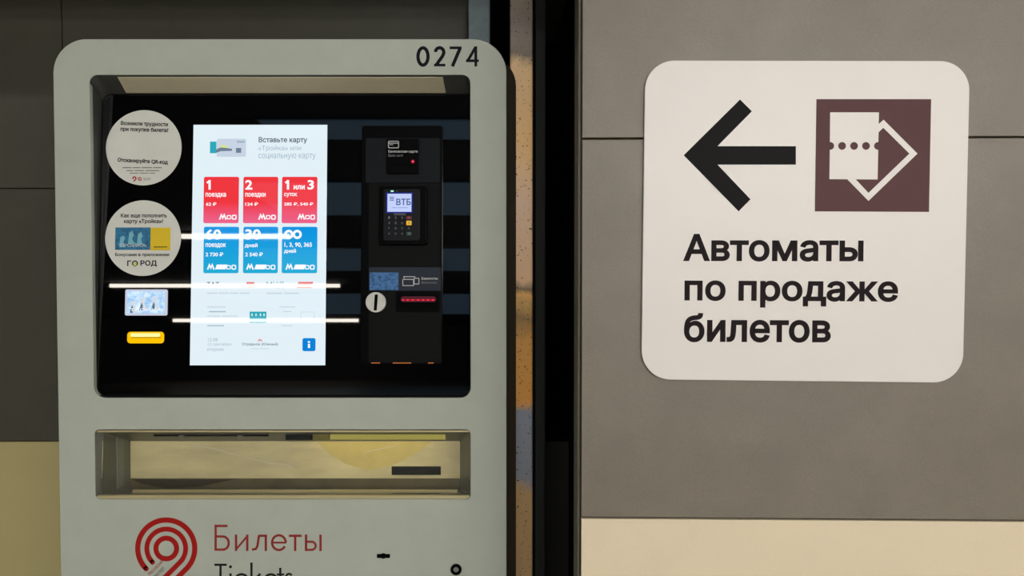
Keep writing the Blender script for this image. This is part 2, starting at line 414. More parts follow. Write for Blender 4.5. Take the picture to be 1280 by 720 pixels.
# ------------------------------------------------------------------ lamps of the hall
def ceiling_lamp(x, y, ln, wd, rad, col, label, group, z=3.17, ht=.012):
    t = empty('ceiling_lamp', (x, y, z)); tag(t, label, 'lamp', group)
    box('housing', x-ln/2-.03, x+ln/2+.03, y-wd/2-.02, y+wd/2+.02, z+ht, 3.25, M['steel'], t)
    lm = mat('lit tube', (255, 255, 255), .5, emit=(255, 255, 255), es=rad)
    lm.node_tree.nodes['Principled BSDF'].inputs['Emission Color'].default_value = (*col, 1)
    box('diffuser', x-ln/2, x+ln/2, y-wd/2, y+wd/2, z, z+ht, lm, t)
    return t
for x in (-3.2, 0.2, 3.6):
    ceiling_lamp(x, -2.6, 2.6, .16, LAMP_NEAR, (1, .97, .92), 'long strip lamp on the ceiling in front of the niche', 'strip lamps in front of the niche')
for y in (-6.4, -9.0, -11.6, -14.2):
    for x in (2.0, 5.0):
        ceiling_lamp(x, y, 2.6, .2, LAMP_SIDE, (1, .97, .93), 'long strip lamp on the ceiling of the hall facing the white sign', 'strip lamps facing the sign', z=3.02, ht=.1)
for x0, x1, y, ht, lb in ((-5.2, -3.5, -9.95, .06, 'hanging tube lamp nearest to the niche'), (-10.6, -4.55, -17.9, .085, 'hanging tube lamp halfway down the hall'), (-17.2, -7.8, -36.0, .16, 'hanging tube lamp at the far end of the hall')):
    ceiling_lamp((x0+x1)/2, y, x1-x0, .1, LAMP_FAR, (1, .93, .82), lb, 'hanging tube lamps', z=3.17-ht/2, ht=ht)
for x0, x1, y0, y1 in ((-2.1, 2.5, -4.96, -4.45), (-3.1, 2.5, -8.5, -6.65), (-5.0, 3, -15.0, -11.7), (-9.3, 3, -31.5, -21.2)):
    t = empty('ceiling_light_panel', ((x0+x1)/2, (y0+y1)/2, 3.22)); tag(t, 'faint cool backlit panel set into the hall ceiling', 'light panel', 'backlit ceiling panels')
    lm = mat('cool backlit acrylic', (90, 100, 110), .5, emit=(150, 190, 225), es=PANEL_GLOW)
    box('acrylic_sheet', x0, x1, y0, y1, 3.225, 3.235, lm, t)
    box('panel_frame', x0-.03, x1+.03, y0-.03, y1+.03, 3.235, 3.25, M['steel'], t)

# ------------------------------------------------------------------ ticket machine
L0 = FRONT.px(70.5, 360)[0]; R0 = FRONT.px(633, 360)[0]; T0 = FRONT.px(350, 48.8)[1]
K = 1.49/F                                          # metres per pixel on the fascia
TM = empty('ticket_machine', ((L0+R0)/2, .12, 0))
tag(TM, 'grey ticket vending machine with lit touch screen and number 0274', 'ticket machine')
FT = .012                                           # fascia thickness, front at y = 0
oL = FRONT.px(114.5, 300)[0]; oR = FRONT.px(588, 300)[0]; oT = FRONT.px(350, 93.5)[1]; oB = FRONT.px(350, 497.3)[1]
tL = FRONT.px(118.5, 580)[0]; tR = FRONT.px(588, 580)[0]; tT = FRONT.px(350, 537)[1]; tB = FRONT.px(350, 624.3)[1]
op1 = rrect(oL, oB, oR, oT, (14*K, 13*K, 10*K, 10*K), 8); op2 = rrect(tL, tB, tR, tT, 6*K, 6)
frame('fascia', FRONT, rrect(L0, .06, R0, T0, (.01, .01, 42*K, 42*K), 14), [op1, op2], -FT, 0, M['face'], TM, .0012)
# cabinet body behind: five plates with open front so that the recesses have room
bR = FRONT.px(645, 400, -.03)[0]; bT = T0-.03; bBk = .255
frame('cabinet_shell', Plane((0, bBk, 0), (1, 0, 0), (0, 0, 1)), rrect(L0+.006, .05, bR, bT, (.01, .01, .06, .05), 10), [rrect(L0+.02, .08, R0-.012, bT-.012, (.01, .01, .04, .04), 10)], 0, bBk-FT-.001, M['body'], TM)
box('cabinet_back', L0+.02, R0-.012, bBk-.01, bBk, .08, bT-.012, M['body'], TM)
box('plinth', L0+.02, R0-.02, .02, .25, 0, .06, M['blackm'], TM)
# glass plane, leaning back
gy0, gy1 = .008, .045
zb0 = Plane((0, gy0, 0), (1, 0, 0), (0, 0, 1)).px(350, 496)[1]; zt0 = Plane((0, gy1, 0), (1, 0, 0), (0, 0, 1)).px(350, 117)[1]
GL = Plane((0, gy0, zb0), (1, 0, 0), (0, gy1-gy0, zt0-zb0))
gH = math.hypot(gy1-gy0, zt0-zb0)
gLf = GL.px(125.5, 200)[0]
gpoly = rrect(gLf, 0.0005, oR+.001, gH, (13*K, 13*K, 3*K, 12*K), 8)
gl = prism('glass_panel', GL, gpoly, -.008, .001, M['glass'], TM, .004)
# recess surround lofted from the fascia opening to the glass
A = [FRONT.pt(x, z, -.002) for x, z in op1]; B = [GL.pt(x, y, -.004) for x, y in gpoly]
n = len(A)
rs = mk('recess_surround', A+B, [(i, (i+1) % n, n+(i+1) % n, n+i) for i in range(n)], M['recess'], TM)
# lit patch of the hood underside, built as a paler plate
def hoodpt(x, t, lift=.0012):
    y = .006+(gy1-.006)*t; z = oT+(GL.pt(0, gH).z-oT)*((y-.002)/(gy1-.002)) - lift
    return Vector((x, y, z))
ha, hb = FRONT.px(145, 97)[0], FRONT.px(553, 97)[0]
hv = [hoodpt(ha, 0), hoodpt(hb, 0), hoodpt(hb+.003, .93), hoodpt(hb-.002, .93), hoodpt(ha-.002, .93), hoodpt(ha-.001, .5)]
hv2 = [v+Vector((0, 0, .001)) for v in hv]
mk('hood_lit_patch', hv+hv2, [(0, 1, 2, 3, 4, 5), (6, 7, 8, 9, 10, 11)]+[(i, (i+1) % 6, 6+(i+1) % 6, 6+i) for i in range(6)], M['hood'], rs)
H = .001                                            # top of the glass
# ---- number
tr4 = lambda x, y: (480+x/4, y/4)
W4 = 17
strokes('number_lettering', FRONT, [
    (arc(195, 282.5, 25, 0, 360, 36, 43)[:-1], W4, True),
    (arc(278, 262, 21, 185, 372, 16, 23)+[(293, 280), (262, 324)], W4, False), bar(250, 325.5, 307, 325.5, 13),
    bar(328, 239, 388, 239, 13), bar(381, 240, 342, 332, W4),
    bar(459, 232, 459, 332, 14), ([(459, 234), (419, 304)], 14, False), bar(410, 304, 474, 304, 13)], tr4, .0004, M['ink_navy'], TM)
# ---- round stickers
def sticker(cx, cy, r, label):
    c = GL.px(cx, cy, H+.0004); rr = r*(GL.px(cx+10, cy, H)[0]-GL.px(cx, cy, H)[0])/10
    return tag(prism('round_sticker', GL, disc(*c, rr, 64), H, H+.0004, M['sticker'], TM), label)
s1 = sticker(179.7, 184.6, 47.3, 'round white help sticker'); hs = H+.0004
text('lettering', 'Возникли трудности', GL, (151, 152, 210, 158.5), hs, M['ink'], s1, .035, -.03)
text('lettering', 'при покупке билета?', GL, (150.5, 159.3, 210.5, 165.8), hs, M['ink'], s1, .035, -.03)
text('lettering', 'Отсканируйте QR-код', GL, (147, 198.5, 210, 205), hs, M['ink'], s1, .04, -.05)
word_lines(GL, (153, 208.3, 202, 211), hs, M['ink_soft'], s1, 4)
word_lines(GL, (158, 212, 199, 214.6), hs, M['ink_soft'], s1, 3)
word_lines(GL, (162, 215.3, 194, 217.6), hs, M['ink_soft'], s1, 3)
tri = lambda x, y: (x, y)
strokes('small_emblem', GL, [(arc(168, 223, 1.9, 150, 390, 14)+[(167, 227)], 1.5, False)], tri, hs+.0003, M['ink_red'], s1)
strokes('small_emblem', GL, [(arc(174.6, 223.6, 1.9, 0, 360, 14)[:-1], 1.2, True), bar(173, 222, 176.5, 226, .8)], tri, hs+.0003, M['pink'], s1)
text('lettering', 'Московский', GL, (179, 222, 188.5, 223.6), hs, M['ink_soft'], s1, .01)
text('lettering', 'транспорт', GL, (179, 224.2, 188, 225.8), hs, M['ink_soft'], s1, .01)
s2 = sticker(178.8, 297.6, 47.4, 'round white top-up sticker with blue and yellow picture')
text('lettering', 'Как еще пополнить', GL, (151, 266.8, 208.5, 272.8), hs, M['ink'], s2, .03)
text('lettering', 'карту «Тройка»?', GL, (155, 273.8, 204, 280.2), hs, M['ink'], s2, .03)
pbox('picture_print', GL, 144, 284.3, 188, 312.3, hs, hs+.0003, M['blue_img'], s2)
for x, y, hgt in ((152, 300, 11), (163, 296, 15), (174, 297, 14)):
    ppoly('pale_shape', GL, [(x-3, y+9), (x-1.5, y-hgt/3), (x+2.5, y-hgt/2), (x+4.5, y-2), (x+2, y+2), (x+5, y+9)], hs+.0003, hs+.0005, M['pale_img'], s2)
text('lettering', 'ТРОЙКА', GL, (148, 303.6, 183, 308.6), hs+.0005, M['ink_white'], s2, .02)
pbox('yellow_print', GL, 188, 284.6, 213, 313, hs, hs+.0003, M['yellow'], s2)
word_lines(GL, (192, 307.5, 209, 310), hs+.0003, M['ink'], s2, 1)
text('lettering', 'Бонусами в приложении', GL, (144, 316.2, 211.5, 321.2), hs, M['ink'], s2, .03)
text('lettering', 'Г', GL, (159, 325.6, 164, 332.6), hs, M['ink'], s2, .03)
strokes('letter_ring', GL, [(arc(168.7, 329.2, 3, 0, 360, 24)[:-1], 1.5, True)], tri, hs+.0003, M['ink'], s2)
strokes('lime_mark', GL, [(arc(168.7, 329.2, 1, 0, 360, 14)[:-1], 1.2, True), bar(166.5, 331.6, 170.8, 331.6, .9)], tri, hs+.0005, M['lime'], s2)
text('lettering', 'РОД', GL, (175.5, 325.4, 196, 333.4), hs, M['ink'], s2, .03)
# ---- lit card picture and yellow slot
cardlit = mat('lit picture', (90, 120, 150), .2, emit=(120, 172, 208), es=.8, noise=.2, nscale=90)
nt = cardlit.node_tree; nn = next(q for q in nt.nodes if q.type == 'VALTORGB')
nn.color_ramp.elements[0].color = lin((96, 150, 196)); nn.color_ramp.elements[1].color = lin((196, 216, 232)); nt.links.new(nn.outputs[0], nt.nodes['Principled BSDF'].inputs['Emission Color'])
cp = pbox('card_holder', GL, 156.2, 361.8, 208.4, 394.4, H, H+.004, glow('card rim', (208, 216, 236), .9), TM, 2.2, .0006)
pbox('card_picture', GL, 159.3, 364.3, 205.6, 391.6, H+.004, H+.0043, cardlit, cp)
for x, y, hgt in ((166, 381, 10), (178, 378, 15), (193, 377, 15)):
    ppoly('pale_shape', GL, [(x-4, y+10), (x-2.5, y-hgt/4), (x+1.5, y-hgt/2), (x+5, y-5), (x+2, y), (x+7, y+10)], H+.0043, H+.0045, glow('lit pale', (222, 230, 242), .9), cp)
    ppoly('dark_shape', GL, [(x-4, y+10), (x-1, y), (x+.5, y+4), (x, y+10)], H+.0043, H+.0046, glow('lit slate', (84, 118, 150), .9), cp)
text('lettering', 'ТРОЙКА', GL, (162.5, 384.2, 202.5, 389.2), H+.0046, glow('lit white', (235, 242, 250)), cp, .02)
sl = pbox('card_slot', GL, 158.8, 414.8, 204.3, 429.2, H, H+.003, glow('lit yellow', (255, 196, 0), 1.0), TM, 4, .0008)
pbox('slot_light', GL, 163, 416.6, 200, 421, H+.003, H+.0034, glow('lit pale yellow', (255, 244, 150), 1.3), sl, 2)
pbox('slot_opening', GL, 164, 421.6, 201, 422.4, H+.003, H+.0036, mat('slot dark yellow', (120, 80, 0), .5), sl)
# ---- touch screen
scr = pbox('touch_screen', GL, 239.6, 156, 407.8, 456.6, H, H+.0006, S_W, TM); h = H+.0006
tag(scr, 'lit white touch screen with red and blue fare buttons')
pbox('card_drawing', GL, 271, 173.5, 307.5, 196, h, h+.0002, S_CARD, scr, 1.5)
pbox('card_drawing_mark', GL, 262.5, 177, 270.5, 191.5, h, h+.0002, S_TEAL, scr)
ppoly('card_drawing_mark', GL, [(270, 187), (276, 184), (290, 186), (290, 188.5), (276, 189), (270, 191)], h+.0002, h+.0004, S_CARD2, scr)
ppoly('card_drawing_mark', GL, [(274, 184), (278, 180.5), (283, 182), (286, 185), (276, 184.5)], h+.0002, h+.0004, S_LIME, scr)
pbox('card_drawing_mark', GL, 295, 185, 301.5, 191, h+.0002, h+.0004, S_CARD2, scr)
pbox('card_drawing_mark', GL, 296, 176, 306, 178.5, h+.0002, h+.0004, S_GREY, scr)
text('lettering', 'Вставьте карту', GL, (323.4, 171.3, 384, 179.6), h, S_TXT, scr, .02)
text('lettering', '«Тройка» или', GL, (323, 181.8, 376.4, 189.3), h, S_GREY, scr)
text('lettering', 'социальную карту', GL, (323, 192, 394.5, 199.8), h, S_GREY, scr)
bx = [(254.5, 298.5), (304, 347.5), (352.3, 396.6)]
red = glow('screen red fade', (238, 52, 66)); blu = glow('screen blue fade', (8, 158, 222))
def fade(m, za, zc, ca, cb):
    nt = m.node_tree; tc = nt.nodes.new('ShaderNodeTexCoord'); sp = nt.nodes.new('ShaderNodeSeparateXYZ'); nt.links.new(tc.outputs['Generated'], sp.inputs[0])
    r = nt.nodes.new('ShaderNodeValToRGB'); nt.links.new(sp.outputs[2], r.inputs[0])
    r.color_ramp.elements[0].position = za; r.color_ramp.elements[1].position = zc
    r.color_ramp.elements[0].color = lin(ca); r.color_ramp.elements[1].color = lin(cb)
    nt.links.new(r.outputs[0], nt.nodes['Principled BSDF'].inputs['Emission Color'])
fade(red, 0, .45, (236, 100, 142), (240, 54, 62)); fade(blu, 0, 1, (34, 172, 214), (2, 146, 226))
reds = [(None, (257.5, 225, 265, 237), 'поездка', (257, 241, 282.5, 247.2), '62 ₽', (257.5, 253, 270.5, 257.2)),
        ('2', (306.5, 225, 315.5, 237), 'поездки', (306.5, 241, 332, 247.2), '124 ₽', (306.5, 253, 322.5, 257.2)),
        (None, (355.5, 225, 362.5, 237), 'суток', (355, 241, 371.5, 246.6), '285 ₽, 540 ₽', (355, 253, 391.5, 257.6))]
for k, (a1, b1, a2_, b2_, a3, b3) in enumerate(reds):
    pbox('fare_button', GL, bx[k][0], 221, bx[k][1], 279, h, h+.0003, red, scr, 2.2)
    for s_, bb, bo in ((a1, b1, .03), (a2_, b2_, .025), (a3, b3, .025)):
        if s_: text('lettering', s_, GL, bb, h+.0003, S_TILEW, scr, bo)
for x in (262, 360):
    strokes('digit_one', GL, [bar(x, 225, x, 237, 2.8), bar(x, 226.2, x-3.4, 228.6, 2.4)], tri, h+.0006, S_TILEW, scr)
text('lettering', 'или', GL, (367, 231.5, 381, 236.8), h+.0003, S_TILEW, scr, .03)
text('lettering', '3', GL, (384.4, 225, 392.5, 237), h+.0003, S_TILEW, scr, .03)
blues = [('60', (257, 286.5, 276.5, 299.5), 'поездок', (257, 304, 282.5, 310), '2 730 ₽', (257, 315.5, 279, 320.5)),
         ('30', (306.5, 286.5, 326, 299.5), 'дней', (306, 304, 322, 310), '2 540 ₽', (306.5, 315.5, 328.5, 320.5)),
         (None, None, '1, 3, 90, 365', (355.5, 303, 390, 309.5), 'дней', (355, 311, 370, 317))]
for k, (a1, b1, a2_, b2_, a3, b3) in enumerate(blues):
    pbox('fare_button', GL, bx[k][0], 283.5, bx[k][1], 341.5, h, h+.0003, blu, scr, 2.2)
    for s_, bb, bo in ((a1, b1, .03), (a2_, b2_, .025), (a3, b3, .025)):
        if s_: text('lettering', s_, GL, bb, h+.0003, S_TILEW, scr, bo)
strokes('infinity_mark', GL, [(arc(361, 293, 4.3, 0, 360, 20)[:-1], 3, True), (arc(371.5, 293, 4.3, 0, 360, 20)[:-1], 3, True)], tri, h+.0006, S_TILEW, scr)
for k in range(3):
    x1 = bx[k][1]
    for y0, wide in ((268.5, 0), (331, 1)):
        xm = x1-24+(0 if not wide else -15)
        strokes('metro_mark', GL, [([(xm, y0+6), (xm+2.2, y0), (xm+4, y0+4), (xm+5.8, y0), (xm+8, y0+6)], 1.9, False)], tri, h+.0006, S_TILEW, scr)
        if wide:
            ppoly('train_mark', GL, [(xm+9.3, y0+5.6), (xm+11.5, y0-.3), (xm+24.5, y0-.3), (xm+22.5, y0+5.6)], h+.0003, h+.0006, S_TILEW, scr)
            xm += 14.5
        strokes('bus_mark', GL, [(rrect(xm+9.5, y0+1, xm+14, y0+5, .8, 3), 1.2, True)], tri, h+.0006, S_TILEW, scr)
        strokes('tram_mark', GL, [(rrect(xm+16, y0+.6, xm+20.5, y0+5.4, 1, 3), 1.4, True)], tri, h+.0006, S_TILEW, scr)
text('lettering', 'ТАТ', GL, (258.5, 352.5, 274, 359), h, S_TXT, scr, .01)
pbox('red_icon', GL, 308, 352.5, 318, 359.5, h, h+.0002, S_RED2, scr, 1)
text('lettering', 'МЦД', GL, (333, 352, 355, 360.5), h, S_GREY, scr, .01)
ppoly('red_icon', GL, [(373, 352.3), (391.5, 352.3), (389.5, 360), (371, 360)], h, h+.0002, S_RED2, scr)
word_lines(GL, (259, 364.5, 312, 368.5), h, S_LG, scr, 4)
word_lines(GL, (333, 364.5, 374, 368.8), h, S_LG, scr, 2)
word_lines(GL, (259, 382, 282, 385.5), h, S_LG, scr, 1)
word_lines(GL, (261, 388, 282, 391.3), h, S_GREY, scr, 1)
word_lines(GL, (259, 393.5, 297, 396.8), h, S_LG, scr, 2)
word_lines(GL, (259, 400, 301, 403), h, S_LG, scr, 2)
word_lines(GL, (259, 405.6, 280, 408.6), h, S_GREY, scr, 1)
word_lines(GL, (349, 382, 369, 385.5), h, S_LG, scr, 1)
word_lines(GL, (354, 387.8, 364, 391), h, S_LG, scr, 1)
word_lines(GL, (347, 400, 372, 402.8), h, S_LG, scr, 2)
word_lines(GL, (352, 405.6, 366, 408.5), h, S_LG, scr, 1)
tk = pbox('teal_card_icon', GL, 312, 389.5, 333, 403.5, h, h+.0002, S_TEAL, scr)
for x in (315, 320, 325.5, 330): pbox('teal_card_stripe', GL, x-.8, 392, x+.8, 395, h+.0002, h+.0004, S_W, scr)
strokes('card_outline', GL, [(rrect(376, 390, 393, 399, 1, 3), .7, True)], tri, h+.0003, S_LG, scr)
text('lettering', '12:08', GL, (260, 422.5, 272, 426.6), h, S_GREY, scr)
text('lettering', '12 сентября', GL, (260, 428.5, 289, 433), h, S_GREY, scr)
text('lettering', 'вторник', GL, (259, 435.5, 280, 439.6), h, S_GREY, scr)
strokes('metro_mark', GL, [([(322.5, 427), (324, 424.3), (325, 426), (326, 424.3), (327.6, 427)], .9, False)], tri, h+.0003, S_RED2, scr)
text('lettering', 'Отрадное (Южный)', GL, (302.5, 428.4, 347.5, 432.6), h, S_NAVY, scr, .01)
word_lines(GL, (314, 434.5, 336, 437.2), h, S_LG, scr, 2)
pbox('info_button', GL, 378, 422.6, 394.4, 439, h, h+.0003, S_BLU2, scr, 2.4)
pbox('info_mark', GL, 384.9, 429.8, 387.5, 435, h+.0003, h+.0005, S_TILEW, scr)
pbox('info_mark', GL, 384.7, 426.3, 387.6, 428.6, h+.0003, h+.0005, S_TILEW, scr, 1)
# ---- payment column
pc = pbox('payment_column', GL, 451, 157, 552.5, 455.5, H, .011, M['blackp'], TM, 3, .0015)
HM = .011
cr = pbox('card_reader_plate', GL, 457, 172.5, 550, 228.5, HM, HM+.002, M['grey_plate'], TM, 1.5, .0006)
hc = HM+.002
pbox('card_reader', GL, 483, 173.5, 523.5, 217, hc, hc+.006, M['blackp'], cr, 2, .001); hq = hc+.006
strokes('card_icon', GL, [(rrect(485.6, 176.6, 498.2, 184.8, 1, 3), 1.1, True), bar(485.6, 179, 498.2, 179, 1.0), bar(487, 181, 491.5, 181, .7)], tri, hq+.0003, M['ink_white'], cr)
text('lettering', 'Банковская карта', GL, (485.4, 187.6, 522, 191.6), hq, M['ink_white'], cr, .02)
text('lettering', 'Bank card', GL, (485.4, 192.5, 503.2, 195.9), hq, M['ink_grey'], cr, .01)
pbox('reader_slot', GL, 487, 204.8, 514, 207.2, hq, hq+.0004, M['blackm'], cr)
c = GL.px(516, 201.8, hq+.001)
prism('red_light', GL, disc(*c, .0018, 20), hq, hq+.001, glow('lit red', (255, 90, 120), 1.6), cr)
prism('red_light_ring', GL, disc(*c, .0042, 24), hq, hq+.0006, glow('lit dark red', (150, 0, 30), .8), cr)
# pin terminal
tp = pbox('terminal_plate', GL, 461, 229, 550, 334, HM, HM+.001, M['grey_plate2'], TM, 1)
pt_ = pbox('card_terminal', GL, 474, 233, 534, 306, HM+.001, HM+.012, M['blackp'], TM, 3, .002); ht = HM+.012
pbox('terminal_face', GL, 479, 236, 525, 301, ht, ht+.004, mat('terminal grey', (15, 17, 22), .4, spec=.15), pt_, 3, .0012); hf = ht+.004
pbox('terminal_screen', GL, 484.3, 242.2, 514.3, 264.7, hf, hf+.0004, glow('terminal screen light', (196, 208, 250), 1.0), pt_)
pbox('screen_rim', GL, 482.6, 240.6, 516, 266.3, hf, hf+.0002, glow('terminal blue rim', (20, 24, 150), .7), pt_)
text('lettering', 'ВТБ', GL, (495.3, 248.3, 513.6, 256.4), hf+.0004, glow('terminal text', (50, 84, 140)), pt_, .02)
word_lines(GL, (490, 258.6, 510, 260.8), hf+.0004, glow('terminal soft text', (140, 156, 215)), pt_, 2)
for k in range(3): pbox('text_bar', GL, 487, 246+k*1.9, 492.5, 247+k*1.9, hf+.0004, hf+.0006, glow('terminal bar', (90, 104, 160)), pt_)
pbox('status_light', GL, 488.4, 238, 492, 239.8, hf, hf+.0004, glow('lit mint', (190, 255, 225), 1.0), pt_)
pbox('status_light', GL, 495, 238.3, 497, 239.4, hf, hf+.0004, glow('lit teal', (20, 70, 70), 1.0), pt_)
pbox('brand_bar', GL, 492.5, 266.6, 507, 269, hf, hf+.0004, mat('bar grey', (82, 84, 92), .5), pt_)
keym = mat('keypad key', (16, 18, 24), .5, spec=.15); kr = mat('red key', (120, 16, 30), .5); ky = mat('yellow key', (200, 160, 20), .5, emit=(220, 170, 20), es=.5); kg = mat('green key', (10, 70, 50), .5)
names = ['1', '2', '3', '×', '4', '5', '6', '<', '7', '8', '9', '*', '*', '0', '#', 'o']
for r_ in range(4):
    for c_ in range(4):
        x = (486.4, 494.5, 502.6, 511.2)[c_]; y = 272+6.65*r_
        km = keym if c_ < 3 else (kr, ky, keym, kg)[r_]
        wd = 2.8 if c_ < 3 else 3.3
        pbox('key', GL, x-wd, y-2.2-(.6 if c_ == 3 and r_ == 1 else 0), x+wd, y+2.2+(.6 if c_ == 3 and r_ == 1 else 0), hf, hf+.0015, km, pt_, .8)
        text('key_legend', names[r_*4+c_], GL, (x-1, y-1.4, x+1, y+1.4), hf+.0015, M['ink_grey'], pt_, .02)
# label plate with foil, coin slot, banknote slot
lp = pbox('label_plate', GL, 461, 334, 551, 363.5, HM, HM+.002, M['label_plate'], TM, 1, .0006)
pbox('foil_sticker', GL, 462, 340.5, 498, 362.5, HM+.002, HM+.0023, M['foil'], lp)
strokes('banknote_icon', GL, [([(505, 348), (505, 345.8), (518.5, 345.8), (518.5, 348)], 1, False), (rrect(503.5, 349.2, 517, 357, .6, 3), 1, True), (rrect(517.6, 347.8, 523.6, 355, .6, 3), 1, True)], tri, HM+.0026, M['ink_white'], lp)
text('lettering', 'Банкноты', GL, (527, 346.4, 547, 349.6), HM+.002, M['ink_white'], lp, .02)
text('lettering', 'Banknotes', GL, (527, 351.6, 546, 354.4), HM+.002, M['ink_grey'], lp, .01)
bp_ = pbox('lower_plate', GL, 461, 364, 551, 453.5, HM, HM+.001, M['grey_plate2'], TM, 1)
c = GL.px(469.6, 377.8, HM+.007)
kx = .0017
cs = prism('coin_slot', GL, disc(*c, 12.6*1.5*K/1.49*1.0, 40), H, HM+.007, M['metal_white'], TM, .001)
ppoly('slot_opening', GL, [(468.4, 368.2), (472.4, 368), (471, 388), (467.2, 388.2)], HM+.007, HM+.0073, M['blackm'], cs)
pbn = pbox('banknote_slot', GL, 495, 364.5, 550, 390, HM+.001, HM+.004, M['blackp'], TM, 1, .0006)
q = pxrect(GL, 498, 366, 547, 388, HM+.004)
pbox('slot_mouth', GL, 498, 369, 547, 387, HM+.004, HM+.0042, M['blackm'], pbn)
lred = glow('lit red strip', (176, 0, 20), 1.0); lred2 = glow('lit red diode', (255, 60, 90), 1.6)
pbox('red_light_bar', GL, 501, 370.5, 545, 377.5, HM+.0042, HM+.0046, glow('lit deep red', (84, 0, 9), .8), pbn, 3)
pbox('red_light_bar', GL, 502, 374, 544, 376, HM+.0046, HM+.0048, lred, pbn, 1.2)
for x in (503.5, 509.8, 516, 522.6, 529, 535, 541.3):
    prism('diode', GL, disc(*GL.px(x, 375, HM+.005), .0011, 12), HM+.0048, HM+.0054, lred2, pbn)
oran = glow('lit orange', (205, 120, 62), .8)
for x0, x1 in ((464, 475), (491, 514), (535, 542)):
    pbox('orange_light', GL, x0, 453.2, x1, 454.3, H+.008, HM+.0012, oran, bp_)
# ---- ticket tray
TD = .118
TB = Plane((0, TD, 0), (1, 0, 0), (0, 0, 1))
q = pxrect(TB, 163, 551.5, 575, 612)
bq = rrect(q[0], q[1], q[2], q[3], 2*K, 6)
A = [FRONT.pt(x, z, -.002) for x, z in op2]; B = [TB.pt(x, z) for x, z in bq]; n = len(A)
tray = mk('ticket_tray', A+B, [(i, (i+1) % n, n+(i+1) % n, n+i) for i in range(n)], M['tray_wall'], TM)
tag(tray, 'ticket tray lined with scuffed champagne steel')
qb = pxrect(TB, 163, 551.5, 575, 598, .002)
prism('tray_back', TB, [(qb[0], qb[1]), (qb[2], qb[1]), (qb[2], qb[3]), (qb[0], qb[3])], -.006, .002, M['brass'], tray)
prism('tray_back_foot', TB, [(q[0], q[1]-.002), (q[2], q[1]-.002), (q[2], qb[1]), (q[0], qb[1])], -.006, .0005, M['tray_floor'], tray)
pbox('ticket_opening', TB, 489.5, 583, 551, 593.8, .002, .0026, M['blackm'], tray)
tc_ = Plane((0, .05, 0), (1, 0, 0), (0, 0, 1))
pbox('feed_bar', tc_, 192, 539.5, 335, 545.5, -.02, 0, M['blackm'], tray)
pbox('feed_bar', tc_, 357, 539.5, 390, 550, -.02, 0, M['blackm'], tray)
pbox('feed_bar', tc_, 391, 540, 412, 550, -.02, 0, mat('olive plastic', (110, 100, 20), .5), tray)
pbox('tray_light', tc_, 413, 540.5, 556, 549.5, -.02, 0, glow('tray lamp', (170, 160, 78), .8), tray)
tl_ = Plane((0, .085, 0), (1, 0, 0), (0, 0, 1))
pbox('tray_fill_glow', tl_, 385, 543, 535, 549, -.012, 0, glow('added tray fill', (255, 236, 150), 5.0), tray)  # unseen glow added behind the bars to brighten the tray back
ppoly('tray_shade_patch', TB, [(164, 599), (176, 604), (195, 608.5), (215, 610), (250, 608), (275, 603), (292, 599)][::-1], .0005, .0012, mat('painted tray shade', (56, 46, 32), .4), tray)  # curved shade on the tray foot, laid on as a flat dark patch
scf = mat('pale scuff', (235, 228, 205), .5)
for pts, wd in (([(238, 556.5), (258, 559), (280, 564), (300, 570)], 1.6), ([(303, 571), (322, 575), (335, 578)], 1.2), ([(335, 578.5), (352, 580), (366, 584)], 1.8), ([(455, 566), (475, 561), (495, 557.5)], 1.0)):
    strokes('scuff_mark', TB, [(pts, wd, False)], tri, .0026, scf, tray)
# right-hand yellow sheen painted as a flat patch, and the sloping chute edge
ppoly('yellow_sheen_patch', TB, [(396, 552.5), (540, 552.5), (525, 563), (508, 574), (489, 582), (460, 588), (432, 580), (410, 566)][::-1], .002, .0023, mat('painted yellow sheen', (228, 209, 138), .4, noise=.08, nscale=30), tray)
pbox('chute_side', Plane((0, .07, 0), (1, 0, 0), (0, 0, 1)), 137, 545, 147, 611, -.045, 0, mat('clear grey plastic', (128, 132, 128), .35), tray)
for x in (226.5, 300):
    pbox('screw', tc_, x-3.5, 544.5, x+3.5, 550, 0, .003, M['steel'], tray, 1)
lipm = mat('champagne edge', (205, 192, 150), .3, .5)
pbox('tray_lip', FRONT, 121, 619.5, 586.5, 624, -.010, -.004, lipm, tray, 1, .001)
pbox('tray_lip', FRONT, 121, 538, 586.5, 540.5, -.010, -.004, lipm, tray, 1, .001)
pbox('tray_rod', Plane((0, .04, 0), (1, 0, 0), (0, 0, 1)), 165, 612.5, 572, 616.5, -.004, 0, lipm, tray, 1, .0015)
# clear flap
gm = bpy.data.materials.new('clear acrylic'); gm.use_nodes = True; nt = gm.node_tree; nt.nodes.clear()
o_ = nt.nodes.new('ShaderNodeOutputMaterial'); mxs = nt.nodes.new('ShaderNodeMixShader'); tr_ = nt.nodes.new('ShaderNodeBsdfTransparent'); gs = nt.nodes.new('ShaderNodeBsdfGlossy')
tr_.inputs[0].default_value = (.97, .965, .93, 1); gs.inputs['Roughness'].default_value = .08; fr = nt.nodes.new('ShaderNodeFresnel'); fr.inputs[0].default_value = 1.45
nt.links.new(fr.outputs[0], mxs.inputs[0]); nt.links.new(tr_.outputs[0], mxs.inputs[1]); nt.links.new(gs.outputs[0], mxs.inputs[2]); nt.links.new(mxs.outputs[0], o_.inputs[0])
fq = (tL+.004, tB+.008, tR-.004, tT-.006)
fl = Plane((0, .016, fq[1]), (1, 0, 0), (0, .010, fq[3]-fq[1]))
prism('clear_flap', fl, rrect(fq[0], 0, fq[2], fq[3]-fq[1], .004, 4), 0, .002, gm, tray)
